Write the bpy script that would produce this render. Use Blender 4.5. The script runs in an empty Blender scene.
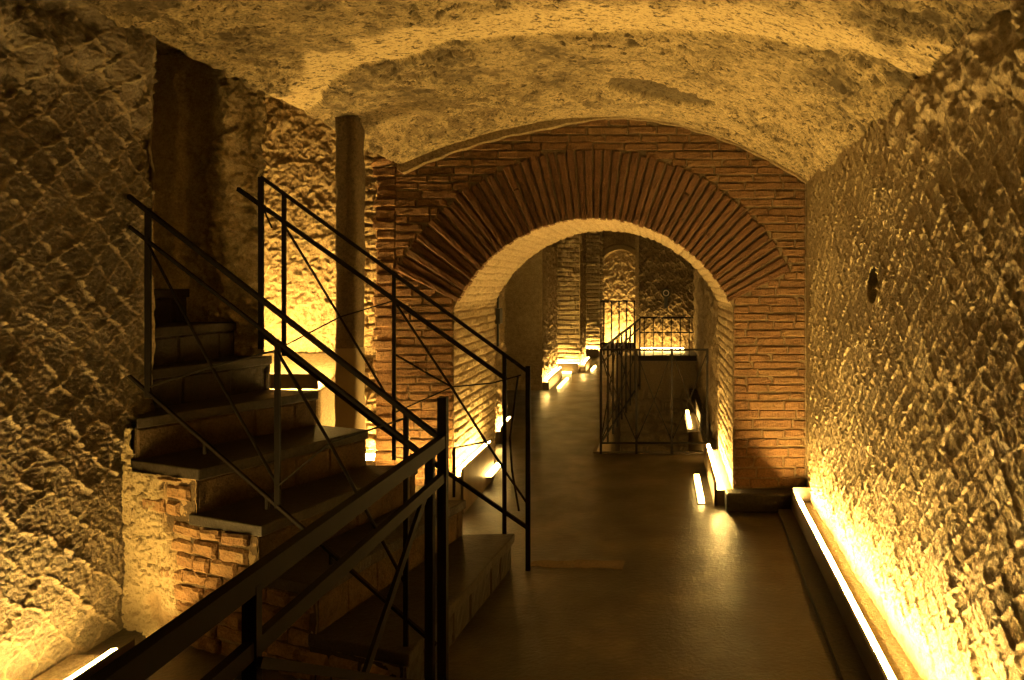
import bpy, math, random
import numpy as np
from mathutils import Vector

random.seed(7)
S = bpy.context.scene
COL = S.collection

# ------------------------------------------------------------------ camera, world, exposure
F, CX, CY, EYE = 700.0, 660.0, 282.0, 1.6            # focal length (px), vanishing point (px), eye height (m)
cd = bpy.data.cameras.new('camera')
cam = bpy.data.objects.new('camera', cd); COL.objects.link(cam)
cam.location = (0, 0, EYE); cam.rotation_euler = (math.pi / 2, 0, 0)
cd.sensor_width = 36.0; cd.lens = 36.0 * F / 1024.0
cd.shift_x = -(CX - 512.0) / 1024.0
cd.shift_y = -(340.0 - CY) / 1024.0
cd.clip_start = 0.02
S.camera = cam
w = bpy.data.worlds.new('world'); S.world = w; w.use_nodes = True
w.node_tree.nodes['Background'].inputs[0].default_value = (1.0, 0.6, 0.2, 1)
w.node_tree.nodes['Background'].inputs[1].default_value = 0.0
S.view_settings.view_transform = 'Standard'; S.view_settings.look = 'None'
S.view_settings.gamma = 1.0; S.view_settings.use_curve_mapping = False
S.view_settings.exposure = 0.0
S.cycles.max_bounces = 10; S.cycles.diffuse_bounces = 2; S.cycles.glossy_bounces = 4
S.cycles.sample_clamp_indirect = 6.0
S.cycles.use_denoising = True
LAMP = (1.0, 0.61, 0.155)
L_RIGHT, L_LEFT = 690.0, 540.0

def at(px, py, Y):
    return Vector(((px - CX) / F * Y, Y, EYE - (py - CY) / F * Y))

# ------------------------------------------------------------------ noise
_rng = np.random.RandomState(3)
_PERM = np.concatenate([_rng.permutation(512)] * 3)
_ang = _rng.rand(512) * 2 * np.pi
_GX, _GY = np.cos(_ang), np.sin(_ang)
_RV = _rng.rand(512)
def perlin(x, y, seed=0):
    x = np.asarray(x, float) + seed * 17.31; y = np.asarray(y, float) + seed * 9.77
    xi = np.floor(x).astype(int); yi = np.floor(y).astype(int)
    xf = x - xi; yf = y - yi
    u = xf ** 3 * (xf * (xf * 6 - 15) + 10); v = yf ** 3 * (yf * (yf * 6 - 15) + 10)
    def g(ix, iy):
        h = _PERM[_PERM[ix & 511] + (iy & 511)]
        return _GX[h], _GY[h]
    a = g(xi, yi); b = g(xi + 1, yi); c = g(xi, yi + 1); d = g(xi + 1, yi + 1)
    n00 = a[0] * xf + a[1] * yf; n10 = b[0] * (xf - 1) + b[1] * yf
    n01 = c[0] * xf + c[1] * (yf - 1); n11 = d[0] * (xf - 1) + d[1] * (yf - 1)
    return ((n00 * (1 - u) + n10 * u) * (1 - v) + (n01 * (1 - u) + n11 * u) * v) * 1.5
def fbm(x, y, octv=4, seed=0, gain=0.5):
    r = 0; a = 1.0; f = 1.0
    for i in range(octv):
        r = r + a * perlin(x * f, y * f, seed + i * 5); a *= gain; f *= 2.03
    return r
def hash2(i, j, seed=0):
    i = np.asarray(i).astype(int); j = np.asarray(j).astype(int)
    return _RV[_PERM[_PERM[(i + seed * 31) & 511] + (j & 511)]]
def sstep(a, b, x):
    t = np.clip((x - a) / (b - a), 0, 1); return t * t * (3 - 2 * t)
def reticulate(u, v, s, seed=0, wob=0.25, wid=0.72):
    """opus reticulatum: (mortar net 0..1, per block random)"""
    a = (u + v) / s + wob * fbm(u * 4, v * 4, 3, seed); b = (u - v) / s + wob * fbm(u * 4, v * 4, 3, seed + 40)
    fa = np.abs(a - np.floor(a) - .5) * 2; fb = np.abs(b - np.floor(b) - .5) * 2
    return sstep(wid, 1.0, np.maximum(fa, fb)), hash2(np.floor(a), np.floor(b), seed)
def coursed(u, v, L, H, seed=0, wob=0.06, joint=0.16):
    """brick courses: (mortar 0..1, per brick random)"""
    vv = v / H + wob * fbm(u * 3, v * 3, 3, seed) * 1.6
    r = np.floor(vv)
    uu = u / L + hash2(r, r * 0 + 7, seed) * 3 + wob * fbm(u * 5, v * 5, 2, seed + 9)
    uu = uu + 0.25 * (hash2(r, np.floor(uu), seed + 3) - .5)
    c = np.floor(uu)
    fv = np.abs(vv - r - .5) * 2; fu = np.abs(uu - c - .5) * 2
    m = np.maximum(sstep(1 - 2 * joint, 1 - joint * .6, fv), sstep(1 - 2 * joint * H / L, 1 - joint * .6 * H / L, fu))
    return m, hash2(r, c, seed + 11)

# ------------------------------------------------------------------ object helpers
def tag(o, label=None, cat=None, group=None, kind=None):
    if label: o['label'] = label
    if cat: o['category'] = cat
    if group: o['group'] = group
    if kind: o['kind'] = kind
    return o
def link(name, me, mat, parent=None):
    o = bpy.data.objects.new(name, me); COL.objects.link(o)
    if mat is not None and not me.materials: me.materials.append(mat)
    if parent: o.parent = parent
    return o
def empty(name, label, cat, group=None, loc=(0, 0, 0)):
    o = bpy.data.objects.new(name, None); COL.objects.link(o); o.empty_display_size = .1
    o['base'] = 1; del o['base']
    return tag(o, label, cat, group)
def add_attr(me, k, arr):
    a = me.attributes.new(k, 'FLOAT', 'POINT'); a.data.foreach_set('value', np.ascontiguousarray(arr, dtype=np.float32).ravel())
def grid(name, co, mat, keep=None, attrs=None, kind='structure', parent=None, smooth=True, flip=False):
    nv, nu, _ = co.shape
    idx = np.arange(nv * nu).reshape(nv, nu)
    q = np.stack([idx[:-1, :-1], idx[:-1, 1:], idx[1:, 1:], idx[1:, :-1]], -1)
    q = q[keep] if keep is not None else q.reshape(-1, 4)
    q = q.reshape(-1, 4)
    if flip: q = q[:, ::-1]
    me = bpy.data.meshes.new(name)
    used = np.zeros(nv * nu, bool); used[q.ravel()] = True
    remap = np.cumsum(used) - 1
    vc = co.reshape(-1, 3)[used]; q = remap[q]
    me.vertices.add(len(vc)); me.vertices.foreach_set('co', np.ascontiguousarray(vc, dtype=np.float32).ravel())
    me.loops.add(q.size); me.loops.foreach_set('vertex_index', np.ascontiguousarray(q, dtype=np.int32).ravel())
    me.polygons.add(len(q)); me.polygons.foreach_set('loop_start', np.arange(0, q.size, 4, dtype=np.int32))
    me.polygons.foreach_set('loop_total', np.full(len(q), 4, dtype=np.int32))
    if smooth: me.polygons.foreach_set('use_smooth', np.ones(len(q), dtype=bool))
    me.update(calc_edges=True)
    for k, a in (attrs or {}).items(): add_attr(me, k, np.broadcast_to(a, (nv, nu)).reshape(-1)[used])
    o = link(name, me, mat, parent)
    if kind and not parent: o['kind'] = kind
    return o

class MB:
    """collects polygons into one mesh, with a random number per piece"""
    def __init__(s): s.v = []; s.f = []; s.r = []; s.m = []
    def add(s, verts, faces, rnd=0.5, mask=0.0):
        n = len(s.v); s.v += [tuple(p) for p in verts]; s.f += [tuple(i + n for i in f) for f in faces]
        s.r += [rnd] * len(verts); s.m += [mask] * len(verts)
    def box(s, lo, hi, rnd=.5):
        x0, y0, z0 = lo; x1, y1, z1 = hi
        s.add([(x0, y0, z0), (x1, y0, z0), (x1, y1, z0), (x0, y1, z0), (x0, y0, z1), (x1, y0, z1), (x1, y1, z1), (x0, y1, z1)],
              [(0, 3, 2, 1), (4, 5, 6, 7), (0, 1, 5, 4), (1, 2, 6, 5), (2, 3, 7, 6), (3, 0, 4, 7)], rnd)
    def bar(s, p, q, w, h=None, up=(0, 0, 1)):
        """rectangular bar: w across (horizontal), h along the 'up' side"""
        h = h or w; p = Vector(p); q = Vector(q); d = (q - p).normalized()
        up = Vector(up)
        if abs(d.dot(up)) > .95: up = Vector((0, 1, 0))
        a = d.cross(up).normalized() * (w / 2); b = a.cross(d).normalized() * (h / 2)
        c = []
        for o in (p, q): c += [o - a - b, o + a - b, o + a + b, o - a + b]
        s.add(c, [(0, 1, 2, 3), (7, 6, 5, 4), (0, 4, 5, 1), (1, 5, 6, 2), (2, 6, 7, 3), (3, 7, 4, 0)])
    def tube(s, pts, r, n=7):
        pts = [Vector(p) for p in pts]; rings = []
        for i, p in enumerate(pts):
            d = (pts[min(i + 1, len(pts) - 1)] - pts[max(i - 1, 0)]).normalized()
            u = d.cross(Vector((0, 1, 0.1))).normalized() if abs(d.y) < .9 else d.cross(Vector((1, 0, 0))).normalized()
            v = d.cross(u).normalized()
            rings.append([p + (u * math.cos(t) + v * math.sin(t)) * r for t in [2 * math.pi * k / n for k in range(n)]])
        vs = [q for rg in rings for q in rg]; fs = []
        for i in range(len(pts) - 1):
            for k in range(n): fs.append((i * n + k, i * n + (k + 1) % n, (i + 1) * n + (k + 1) % n, (i + 1) * n + k))
        fs.append(tuple(range(n))); fs.append(tuple(reversed(range((len(pts) - 1) * n, len(pts) * n))))
        s.add(vs, fs)
    def prism(s, poly, z0, z1, rnd=.5):
        n = len(poly)
        s.add([(x, y, z0) for x, y in poly] + [(x, y, z1) for x, y in poly],
              [tuple(reversed(range(n))), tuple(range(n, 2 * n))] + [(i, (i + 1) % n, n + (i + 1) % n, n + i) for i in range(n)], rnd)
    def brick(s, quad, O, U, V, N, out, back=-.03, ch=.006, jit=.003, rnd=None):
        """one worn brick: wavy outline, rounded arrises, uneven face; quad = four (u, v) corners, long side first or second"""
        O = Vector(O); U = Vector(U); V = Vector(V); N = Vector(N); j = lambda a: random.uniform(-a, a)
        q = [(c[0] + j(jit), c[1] + j(jit)) for c in quad]
        du = math.dist(q[0], q[1]); dv = math.dist(q[1], q[2])
        nu = max(2, min(9, int(du / .03))) if du >= dv else 3; nv = 3 if du >= dv else max(2, min(12, int(dv / .035)))
        su = [-.0, ch * 1.2 / du] + [k / nu for k in range(1, nu)] + [1 - ch * 1.2 / du, 1.0]
        sv = [-.0, ch * 1.2 / dv] + [k / nv for k in range(1, nv)] + [1 - ch * 1.2 / dv, 1.0]
        su = sorted(min(1, max(0, x)) for x in su); sv = sorted(min(1, max(0, x)) for x in sv)
        nU, nV = len(su), len(sv); vs = []; tilt = j(.003); chip = random.random() < .25; cc = (random.choice((0, 1)), random.choice((0, 1)))
        for a, y in enumerate(sv):
            for b, x in enumerate(su):
                pu = (q[0][0] * (1 - x) + q[1][0] * x) * (1 - y) + (q[3][0] * (1 - x) + q[2][0] * x) * y
                pv = (q[0][1] * (1 - x) + q[1][1] * x) * (1 - y) + (q[3][1] * (1 - x) + q[2][1] * x) * y
                eu = b in (0, nU - 1); ev = a in (0, nV - 1)
                h = out + j(.0022) + tilt * (x - .5)
                if eu or ev: h -= ch * random.uniform(.7, 1.8); pu += j(.0022); pv += j(.0022)
                if chip: h -= .018 * max(0, 1 - (abs(x - cc[0]) * du + abs(y - cc[1]) * dv) / .035)
                vs.append(O + U * pu + V * pv + N * h)
        fs = [(a * nU + b, a * nU + b + 1, (a + 1) * nU + b + 1, (a + 1) * nU + b) for a in range(nV - 1) for b in range(nU - 1)]
        loop = list(range(nU)) + [a * nU + nU - 1 for a in range(1, nV)] + [(nV - 1) * nU + b for b in range(nU - 2, -1, -1)] + [a * nU for a in range(nV - 2, 0, -1)]
        n0 = len(vs)
        for k in loop: vs.append(vs[k] + N * (back - out))
        for k in range(len(loop)): fs.append((loop[(k + 1) % len(loop)], loop[k], n0 + k, n0 + (k + 1) % len(loop)))
        s.add(vs, fs, random.random() if rnd is None else rnd)
    def build(s, name, mat, parent=None, kind=None, bevel=0):
        me = bpy.data.meshes.new(name); me.from_pydata(s.v, [], s.f); me.update()
        add_attr(me, 'rnd', np.array(s.r)); add_attr(me, 'mask', np.array(s.m))
        o = link(name, me, mat, parent)
        if kind: o['kind'] = kind
        if bevel:
            m = o.modifiers.new('bevel', 'BEVEL'); m.width = bevel; m.segments = 2; m.limit_method = 'ANGLE'
        return o

# ------------------------------------------------------------------ materials
def nodes(name):
    m = bpy.data.materials.new(name); m.use_nodes = True
    nt = m.node_tree; b = nt.nodes['Principled BSDF']
    tc = nt.nodes.new('ShaderNodeTexCoord')
    return m, nt, b, tc.outputs['Object']
def noise(nt, vec, scale, detail=6, rough=.6, dist=0):
    n = nt.nodes.new('ShaderNodeTexNoise'); n.inputs['Scale'].default_value = scale; n.inputs['Detail'].default_value = detail
    n.inputs['Roughness'].default_value = rough; n.inputs['Distortion'].default_value = dist
    nt.links.new(vec, n.inputs['Vector']); return n.outputs['Fac']
def ramp(nt, fac, stops):
    r = nt.nodes.new('ShaderNodeValToRGB'); e = r.color_ramp.elements
    while len(e) < len(stops): e.new(.5)
    for k, (p, c) in zip(e, stops): k.position = p; k.color = (*c, 1) if len(c) == 3 else c
    nt.links.new(fac, r.inputs['Fac']); return r.outputs['Color']
def mix(nt, fac, a, b, mode='MIX'):
    n = nt.nodes.new('ShaderNodeMix'); n.data_type = 'RGBA'; n.blend_type = mode
    for k, v in ((0, fac), (6, a), (7, b)):
        if isinstance(v, (int, float)): n.inputs[k].default_value = v
        elif isinstance(v, tuple): n.inputs[k].default_value = (*v, 1)
        else: nt.links.new(v, n.inputs[k])
    return n.outputs[2]
def attr(nt, name):
    a = nt.nodes.new('ShaderNodeAttribute'); a.attribute_name = name; return a.outputs['Fac']
def bump(nt, b, layers):
    prev = None
    for h, strength, dist in layers:
        n = nt.nodes.new('ShaderNodeBump'); n.inputs['Strength'].default_value = strength; n.inputs['Distance'].default_value = dist
        nt.links.new(h, n.inputs['Height'])
        if prev: nt.links.new(prev, n.inputs['Normal'])
        prev = n.outputs['Normal']
    nt.links.new(prev, b.inputs['Normal'])

ALB = .55
def stone(name, dark, mid, light, scale=3.0, mask_col=None, bumps=((18, .5, .02), (55, .9, .014), (150, .8, .005)), rough=.92, spec=.2, pits=False):
    dark, mid, light = [tuple(x * ALB for x in k) for k in (dark, mid, light)]
    if mask_col: mask_col = tuple(x * ALB for x in mask_col)
    m, nt, b, v = nodes(name)
    c = ramp(nt, noise(nt, v, scale, 8, .65), [(.3, dark), (.5, mid), (.7, light)])
    c = mix(nt, .5, c, ramp(nt, noise(nt, v, scale * 9, 6, .75), [(.36, tuple(x * .7 for x in dark)), (.64, tuple(x * 1.15 for x in light))]))
    c = mix(nt, .4, c, ramp(nt, noise(nt, v, 75, 4, .8), [(.36, tuple(x * .5 for x in dark)), (.6, tuple(x * 1.1 for x in light))]))
    if mask_col:
        mc = nt.nodes.new('ShaderNodeClamp'); nt.links.new(attr(nt, 'mask'), mc.inputs[0]); c = mix(nt, mc.outputs[0], c, mask_col)
    if pits:
        lt = nt.nodes.new('ShaderNodeMath'); lt.operation = 'MULTIPLY'; lt.inputs[1].default_value = -1.6; lt.use_clamp = True; nt.links.new(attr(nt, 'mask'), lt.inputs[0])
        c = mix(nt, lt.outputs[0], c, tuple(min(1, x * 1.15) for x in light))
        mp = nt.nodes.new('ShaderNodeMapping'); mp.inputs['Scale'].default_value = (1, 1.9, 1); nt.links.new(v, mp.inputs['Vector'])
        p = ramp(nt, noise(nt, mp.outputs[0], 21, 5, .7), [(.54, (0, 0, 0)), (.62, (.95, .95, .95))])
        c = mix(nt, p, c, tuple(x * .3 for x in dark))
        p = ramp(nt, noise(nt, mp.outputs[0], 60, 4, .75), [(.53, (0, 0, 0)), (.62, (.8, .8, .8))])
        c = mix(nt, p, c, tuple(x * .5 for x in dark))
    nt.links.new(c, b.inputs['Base Color'])
    b.inputs['Roughness'].default_value = rough; b.inputs['Specular IOR Level'].default_value = spec
    bump(nt, b, [(noise(nt, v, s, 8, .65), st, d) for s, st, d in bumps])
    return m
def brickmat(name, cols, mortar, bumpk=.6, mortar_attr=True):
    cols = [tuple(x * .62 for x in k) for k in cols]; mortar = tuple(x * .55 for x in mortar)
    m, nt, b, v = nodes(name)
    c = ramp(nt, attr(nt, 'rnd'), [(i / (len(cols) - 1), k) for i, k in enumerate(cols)])
    c = mix(nt, .55, c, ramp(nt, noise(nt, v, 11, 8, .75), [(.36, tuple(x * .35 for x in cols[1])), (.64, tuple(min(1, x * 1.7) for x in cols[1]))]))
    c = mix(nt, .4, c, ramp(nt, noise(nt, v, 80, 3, .8), [(.38, tuple(x * .3 for x in cols[1])), (.6, tuple(x * 1.25 for x in cols[1]))]))
    c = mix(nt, ramp(nt, noise(nt, v, 5, 8, .7), [(.58, (0, 0, 0)), (.72, (.6, .6, .6))]), c, mortar)
    if mortar_attr: c = mix(nt, attr(nt, 'mask'), c, mortar)
    nt.links.new(c, b.inputs['Base Color'])
    b.inputs['Roughness'].default_value = .88; b.inputs['Specular IOR Level'].default_value = .2
    bump(nt, b, [(noise(nt, v, 25, 7, .7), bumpk, .02), (noise(nt, v, 90, 4, .7), 1.0, .008)])
    return m
def plain(name, col, rough=.5, metal=0.0, bumpd=None, var=.25, spec=.5):
    m, nt, b, v = nodes(name)
    c = ramp(nt, noise(nt, v, 9, 6, .65), [(.3, tuple(x * (1 - var) for x in col)), (.7, tuple(x * (1 + var) for x in col))])
    nt.links.new(c, b.inputs['Base Color']); b.inputs['Roughness'].default_value = rough; b.inputs['Metallic'].default_value = metal
    b.inputs['Specular IOR Level'].default_value = spec
    if spec < .2: b.inputs['IOR'].default_value = 1.2
    if bumpd: bump(nt, b, [(noise(nt, v, bumpd[0], 6, .6), bumpd[1], bumpd[2])])
    return m
def glow(name, strength, col=LAMP):
    m = bpy.data.materials.new(name); m.use_nodes = True; nt = m.node_tree
    nt.nodes.remove(nt.nodes['Principled BSDF'])
    e = nt.nodes.new('ShaderNodeEmission'); e.inputs[0].default_value = (*col, 1); e.inputs[1].default_value = strength
    nt.links.new(e.outputs[0], nt.nodes['Material Output'].inputs[0])
    return m

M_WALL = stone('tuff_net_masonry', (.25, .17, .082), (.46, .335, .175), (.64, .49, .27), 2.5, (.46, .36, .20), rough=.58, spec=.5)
M_WALL_SHADE = stone('shaded_net_masonry', (.07, .048, .023), (.15, .107, .054), (.25, .19, .10), 2.5, (.50, .38, .21), rough=.55, spec=.6)  # same net masonry, darkened so the left wall's shade sits in its colour
M_CEIL = stone('old_vault_plaster', (.22, .16, .085), (.50, .385, .20), (.76, .60, .34), 2.6, (.15, .115, .065), ((9, .5, .03), (34, 1, .022), (110, 1, .008)), pits=True)
M_TUFF = stone('rough_tuff', (.17, .11, .055), (.33, .23, .12), (.48, .36, .2), 4, (.42, .33, .19))
M_SMOOTH = stone('grey_plaster', (.13, .095, .055), (.2, .15, .085), (.3, .23, .13), 1.5, None, ((6, .3, .02), (60, .25, .004)))
M_PASS = stone('passage_plaster', (.46, .33, .17), (.82, .63, .35), (1.05, .84, .5), 2.0, None)
M_PALE = stone('pale_plastered_brick', (.36, .25, .13), (.5, .38, .22), (.6, .48, .3), 4, (.36, .25, .14))
M_BRICK = brickmat('wall_brick', [(.11, .053, .024), (.225, .122, .055), (.175, .087, .037), (.34, .215, .10)], (.22, .155, .085))
M_RING = brickmat('arch_brick', [(.10, .050, .024), (.165, .082, .038), (.13, .062, .028), (.21, .11, .052)], (.2, .145, .085))
M_MORTAR = stone('mortar', (.14, .095, .05), (.24, .17, .095), (.32, .24, .14), 5)
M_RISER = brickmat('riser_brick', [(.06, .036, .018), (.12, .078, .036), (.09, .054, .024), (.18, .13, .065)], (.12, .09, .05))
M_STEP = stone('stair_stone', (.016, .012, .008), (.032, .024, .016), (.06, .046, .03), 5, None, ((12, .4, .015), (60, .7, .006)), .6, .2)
M_STEEL = plain('dark_steel', (.010, .008, .006), .62, .0, spec=.14)
M_PLATE = plain('brown_metal_plate', (.06, .045, .03), .45, .5)
M_COL = stone('column_concrete', (.09, .066, .038), (.17, .125, .07), (.26, .2, .12), 4, (.45, .35, .21), ((10, .3, .02), (90, .4, .004)))
M_PALEBOX = plain('bronze_box', (.16, .12, .075), .5, .3)
M_BLACK = plain('black_plastic', (.012, .011, .01), .5)
M_LED_R = glow('led_right', L_RIGHT); M_LED_L = glow('led_left', L_LEFT)
M_LED = glow('led_warm', 360.0); M_FILL_PIER = glow('fill_pier', 560.0); M_FILL_PIT = glow('fill_pit', 130.0); M_LED_J = glow('led_jamb', 560.0); M_LED_A = glow('led_alcove', 1100.0); M_LED_N = glow('led_niche', 1200.0); M_LED_R2 = glow('led_recess', 170.0); M_LED_LOW = glow('led_floor', 45.0); M_LED_FAR = glow('led_far', 480.0)  # the pier and pit glows serve the two added fill strips

# floor: dark polished resin with scuffs
M_FLOOR, nt, b, v = nodes('polished_floor')
c = ramp(nt, noise(nt, v, 2.2, 8, .65), [(.3, (.015, .011, .0065)), (.52, (.034, .026, .015)), (.7, (.10, .075, .04))])
nt.links.new(c, b.inputs['Base Color'])
r_ = ramp(nt, noise(nt, v, 3.5, 6, .6), [(.3, (.28,) * 3), (.7, (.46,) * 3)])
nt.links.new(r_, b.inputs['Roughness'])
bump(nt, b, [(noise(nt, v, 9, 5, .6), .22, .012), (noise(nt, v, 48, 5, .7), .7, .006)])

# ------------------------------------------------------------------ main room shell
XR, XL, YA = 1.036, -2.48, 5.0                     # right wall, left wall, arch wall
ACX, ACZ, ARI, ARO = -.475, .964, 1.093, 1.579       # arch circle
AHALF = .995; ASPR = ACZ + math.sqrt(ARI ** 2 - AHALF ** 2); ABACK = 6.25

def vault(X, Y):
    X = np.asarray(X, float); Y = np.asarray(Y, float)
    k = np.where(X > -.36, .235, .03 + .13 * sstep(4.55, 5.0, Y))
    zb = 2.772 - k * (X + .36) ** 2
    zl = 2.41 - (X + 1.86) * .72 + .1 * np.maximum(Y - 4.6, 0)
    far = np.maximum(zb, np.minimum(zl, 2.93 + .09 * np.maximum(Y - 4.3, 0)))
    return np.where(X < -1.6, far, zb)

# ceiling
Xs = np.concatenate([np.linspace(-4.2, -2.6, 90, endpoint=False), np.linspace(-2.6, 1.25, 430)])
Ys = np.concatenate([np.linspace(-1.6, 1.2, 130, endpoint=False), np.linspace(1.2, 5.6, 480)])
X, Y = np.meshgrid(Xs, Ys)
Z = vault(X, Y)
yr = np.interp(X, [-2.4, -1.9, -1.69, -1.08, -.57, 0, .5, .86, 1.2], [4.6, 4.0, 3.75, 3.45, 3.3, 3.2, 2.87, 2.68, 2.4]) + .06 * fbm(X * 3, Y * 3, 3, 2)
far_side = sstep(-.012, .012, Y - yr)
near_band = (1 - far_side) * sstep(.36, .26, yr - Y + .14 * fbm(X * 4, Y * 4, 3, 8))
rough = .35 + .65 * sstep(-.15, .35, fbm(X * 1.7, Y * 1.7, 3, 21)) + .9 * sstep(.45, .9, X) + .5 * sstep(-1.5, -2.3, X)
rough = rough * (1 - .75 * near_band)
edge = 1 - .8 * sstep(4.75, 4.98, Y)
d = -.020 * far_side * sstep(.9, .3, X) * edge
d = d + rough * edge * (.026 * fbm(X * 3.2, Y * 3.2, 3, 1) + .017 * fbm(X * 11, Y * 16, 5, 4, .62))
pit = sstep(.30, .5, fbm(X * 12, Y * 19, 4, 33, .6)) * np.minimum(rough, 1)
d = d + .024 * pit * edge
# the lens of bare stone above the arch
e = ((X - .0) / .31) ** 2 + ((Y - 4.14 - .05 * np.sin(X * 7)) / .20) ** 2 + .22 * fbm(X * 8, Y * 8, 4, 50)
lens = sstep(1.06, .98, e); d = d + .03 * lens
stain_dark = .5 * sstep(.12, .5, fbm(X * 3.4, Y * 3.4, 7, 60, .75)) * (1 - near_band) + (.25 + .5 * sstep(-.15, .35, fbm(X * 3, Y * 3, 6, 64, .65))) * far_side * sstep(.2, -.9, X) * sstep(4.95, 4.5, Y)
stain_dark = stain_dark + .55 * sstep(-.9, -1.6, X) * (1 - far_side) * (1 - near_band) * sstep(-.25, .35, fbm(X * 3, Y * 3, 7, 67, .7))  # darker blotches over the near left part
stain_dark = stain_dark + .6 * sstep(.35, .75, X) * sstep(-.2, .3, fbm(X * 4, Y * 4, 6, 66, .65)) * sstep(3.6, 3.2, Y)  # darker blotches towards the near right edge
mask = np.clip(np.maximum(lens * .95, np.maximum(stain_dark * (1 - .4 * sstep(.1, .5, fbm(X * 15, Y * 15, 3, 71))), pit * .95)) - .5 * near_band, -.5, 1)
grid('ceiling', np.stack([X, Y, Z + d], -1), M_CEIL, attrs={'mask': mask}, flip=True)

def plastlip():
    mb = MB(); n = 80
    for i in range(n):
        xa = -1.86 + (XR + 1.86) * i / n; xb = -1.86 + (XR + 1.86) * (i + 1) / n
        def sec(x):
            z = float(vault(x, YA)); t = .012 + .05 * max(0, min(1, (-.35 - x) / .5)) + .004 * math.sin(x * 31)
            return [(x, YA - .045, z + .05), (x, YA - .05, z - t * .9), (x, YA - .04, z - t), (x, YA + .02, z - t)]
        a, b_ = sec(xa), sec(xb)
        mb.add(a + b_, [(k, k + 1, k + 5, k + 4) for k in range(3)])
    return mb.build('trim_1', M_TUFF, kind='structure')
plastlip()

# right wall (net masonry)
U = np.concatenate([np.linspace(-1.6, 1.5, 280, endpoint=False), np.linspace(1.5, 5.02, 760)])
V = np.linspace(-.02, 2.75, 560)
Yg, Zg = np.meshgrid(U, V)
net, rv = reticulate(Yg, Zg, .14, 5, .20, .80)
brk = (.3 + .9 * sstep(-.25, .3, fbm(Yg * 5, Zg * 5, 3, 12))) * (.1 + 1.1 * sstep(-.4, .35, fbm(Yg * 46, Zg * 46, 2, 15)))
fine = 1 - np.abs(fbm(Yg * 26, Zg * 20, 3, 17)) * 2
fade = sstep(5.02, 4.8, Yg)
h = net * (.0015 + .0075 * brk) + (rv - .5) * .004 + .0034 * fbm(Yg * 44, Zg * 26, 4, 14, .72) + .0012 * fine + .010 * fbm(Yg * 1.8, Zg * 1.8, 2, 16)
lump = sstep(2.05, 2.3, Zg + .12 * fbm(Yg * 5, Zg * 5, 2, 19)) * sstep(3.4, 2.4, Yg)
h = h + lump * (.03 + .035 * fbm(Yg * 6, Zg * 9, 3, 18))
hole = np.exp(-((Yg - 3.35) / .085) ** 2 - ((Zg - 1.585) / .08) ** 2)
h = h * (.35 + .65 * fade) - .16 * sstep(.3, .5, hole)
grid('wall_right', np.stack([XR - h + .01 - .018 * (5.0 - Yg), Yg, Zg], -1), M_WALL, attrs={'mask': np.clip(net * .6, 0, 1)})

# left wall
U = np.concatenate([np.linspace(-1.6, 1.9, 320, endpoint=False), np.linspace(1.9, 3.40, 380)])
V = np.linspace(-.02, 3.1, 700)
Yg, Zg = np.meshgrid(U, V)
net, rv = reticulate(Yg, Zg, .17, 25, .26, .80)
brk = sstep(-.3, .25, fbm(Yg * 5, Zg * 5, 3, 31))
brk = (.1 + 1.0 * brk) * (.1 + 1.15 * sstep(-.35, .3, fbm(Yg * 42, Zg * 48, 2, 35)))
h = net * (.002 + .014 * brk) + (rv - .5) * .004 + .0055 * fbm(Yg * 40, Zg * 50, 4, 34, .7) + .010 * fbm(Yg * 3, Zg * 3, 2, 36)
h = h * sstep(.0, .3, Zg + .1)
h = h + .12 * sstep(3.46, 3.25, Yg) * sstep(2.3, 2.8, Zg + .2 * fbm(Yg * 3, Zg * 3, 3, 38))
grid('wall_left', np.stack([XL + h, Yg, Zg], -1), M_WALL_SHADE, attrs={'mask': np.clip(net * .5, 0, 1)}, flip=True)
# end face of the left wall, inside the stair passage
U = np.linspace(-4.2, XL + .02, 90); V = np.linspace(0, 3.1, 150)
Xg, Zg = np.meshgrid(U, V)
grid('wall_passage_near', np.stack([Xg, 3.40 + .02 * fbm(Xg * 8, Zg * 8, 4, 3), Zg], -1), M_TUFF, attrs={'mask': 0 * Xg})
# far wall of the stair passage: smooth grey plaster breaking into rough tuff at its free end
U = np.linspace(0, 1.9, 260); V = np.linspace(0, 3.15, 360)
Ug, Zg = np.meshgrid(U, V)                            # u runs left from the free end
rg = sstep(.40, .22, Ug + .10 * fbm(Ug * 5, Zg * 5, 3, 5) + .16 * sstep(1.9, 2.9, Zg) - .08)
h = rg * (.03 * fbm(Ug * 7, Zg * 7, 4, 6) + .02 * fbm(Ug * 22, Zg * 22, 5, 7, .7) + .03) + .006 * fbm(Ug * 4, Zg * 4, 3, 8)
h = h + .05 * sstep(.46, .5, Ug)
px_ = -2.335 - Ug + .025 * fbm(Ug * 0 + 3, Zg * 6, 4, 9); py_ = 4.15 - h
grid('wall_passage_far', np.stack([px_, py_, Zg], -1), M_PASS, attrs={'mask': .0 * Ug}, flip=True)
U = np.linspace(0, 1, 40); Ug, Zg = np.meshgrid(U, V)
e0 = .025 * fbm(Ug * 0 + 3, Zg * 6, 4, 9)
grid('wall_passage_end', np.stack([-2.335 - .5 * Ug + e0 + .02 * fbm(Ug * 6, Zg * 9, 3, 2) * (Ug > 0), 4.12 + .62 * Ug, Zg], -1), M_TUFF, attrs={'mask': 0 * Ug})
mb = MB(); mb.box((-4.25, 3.2, 0), (-4.2, 4.9, 3.1)); mb.build('wall_passage_left', M_SMOOTH, kind='structure')

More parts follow.
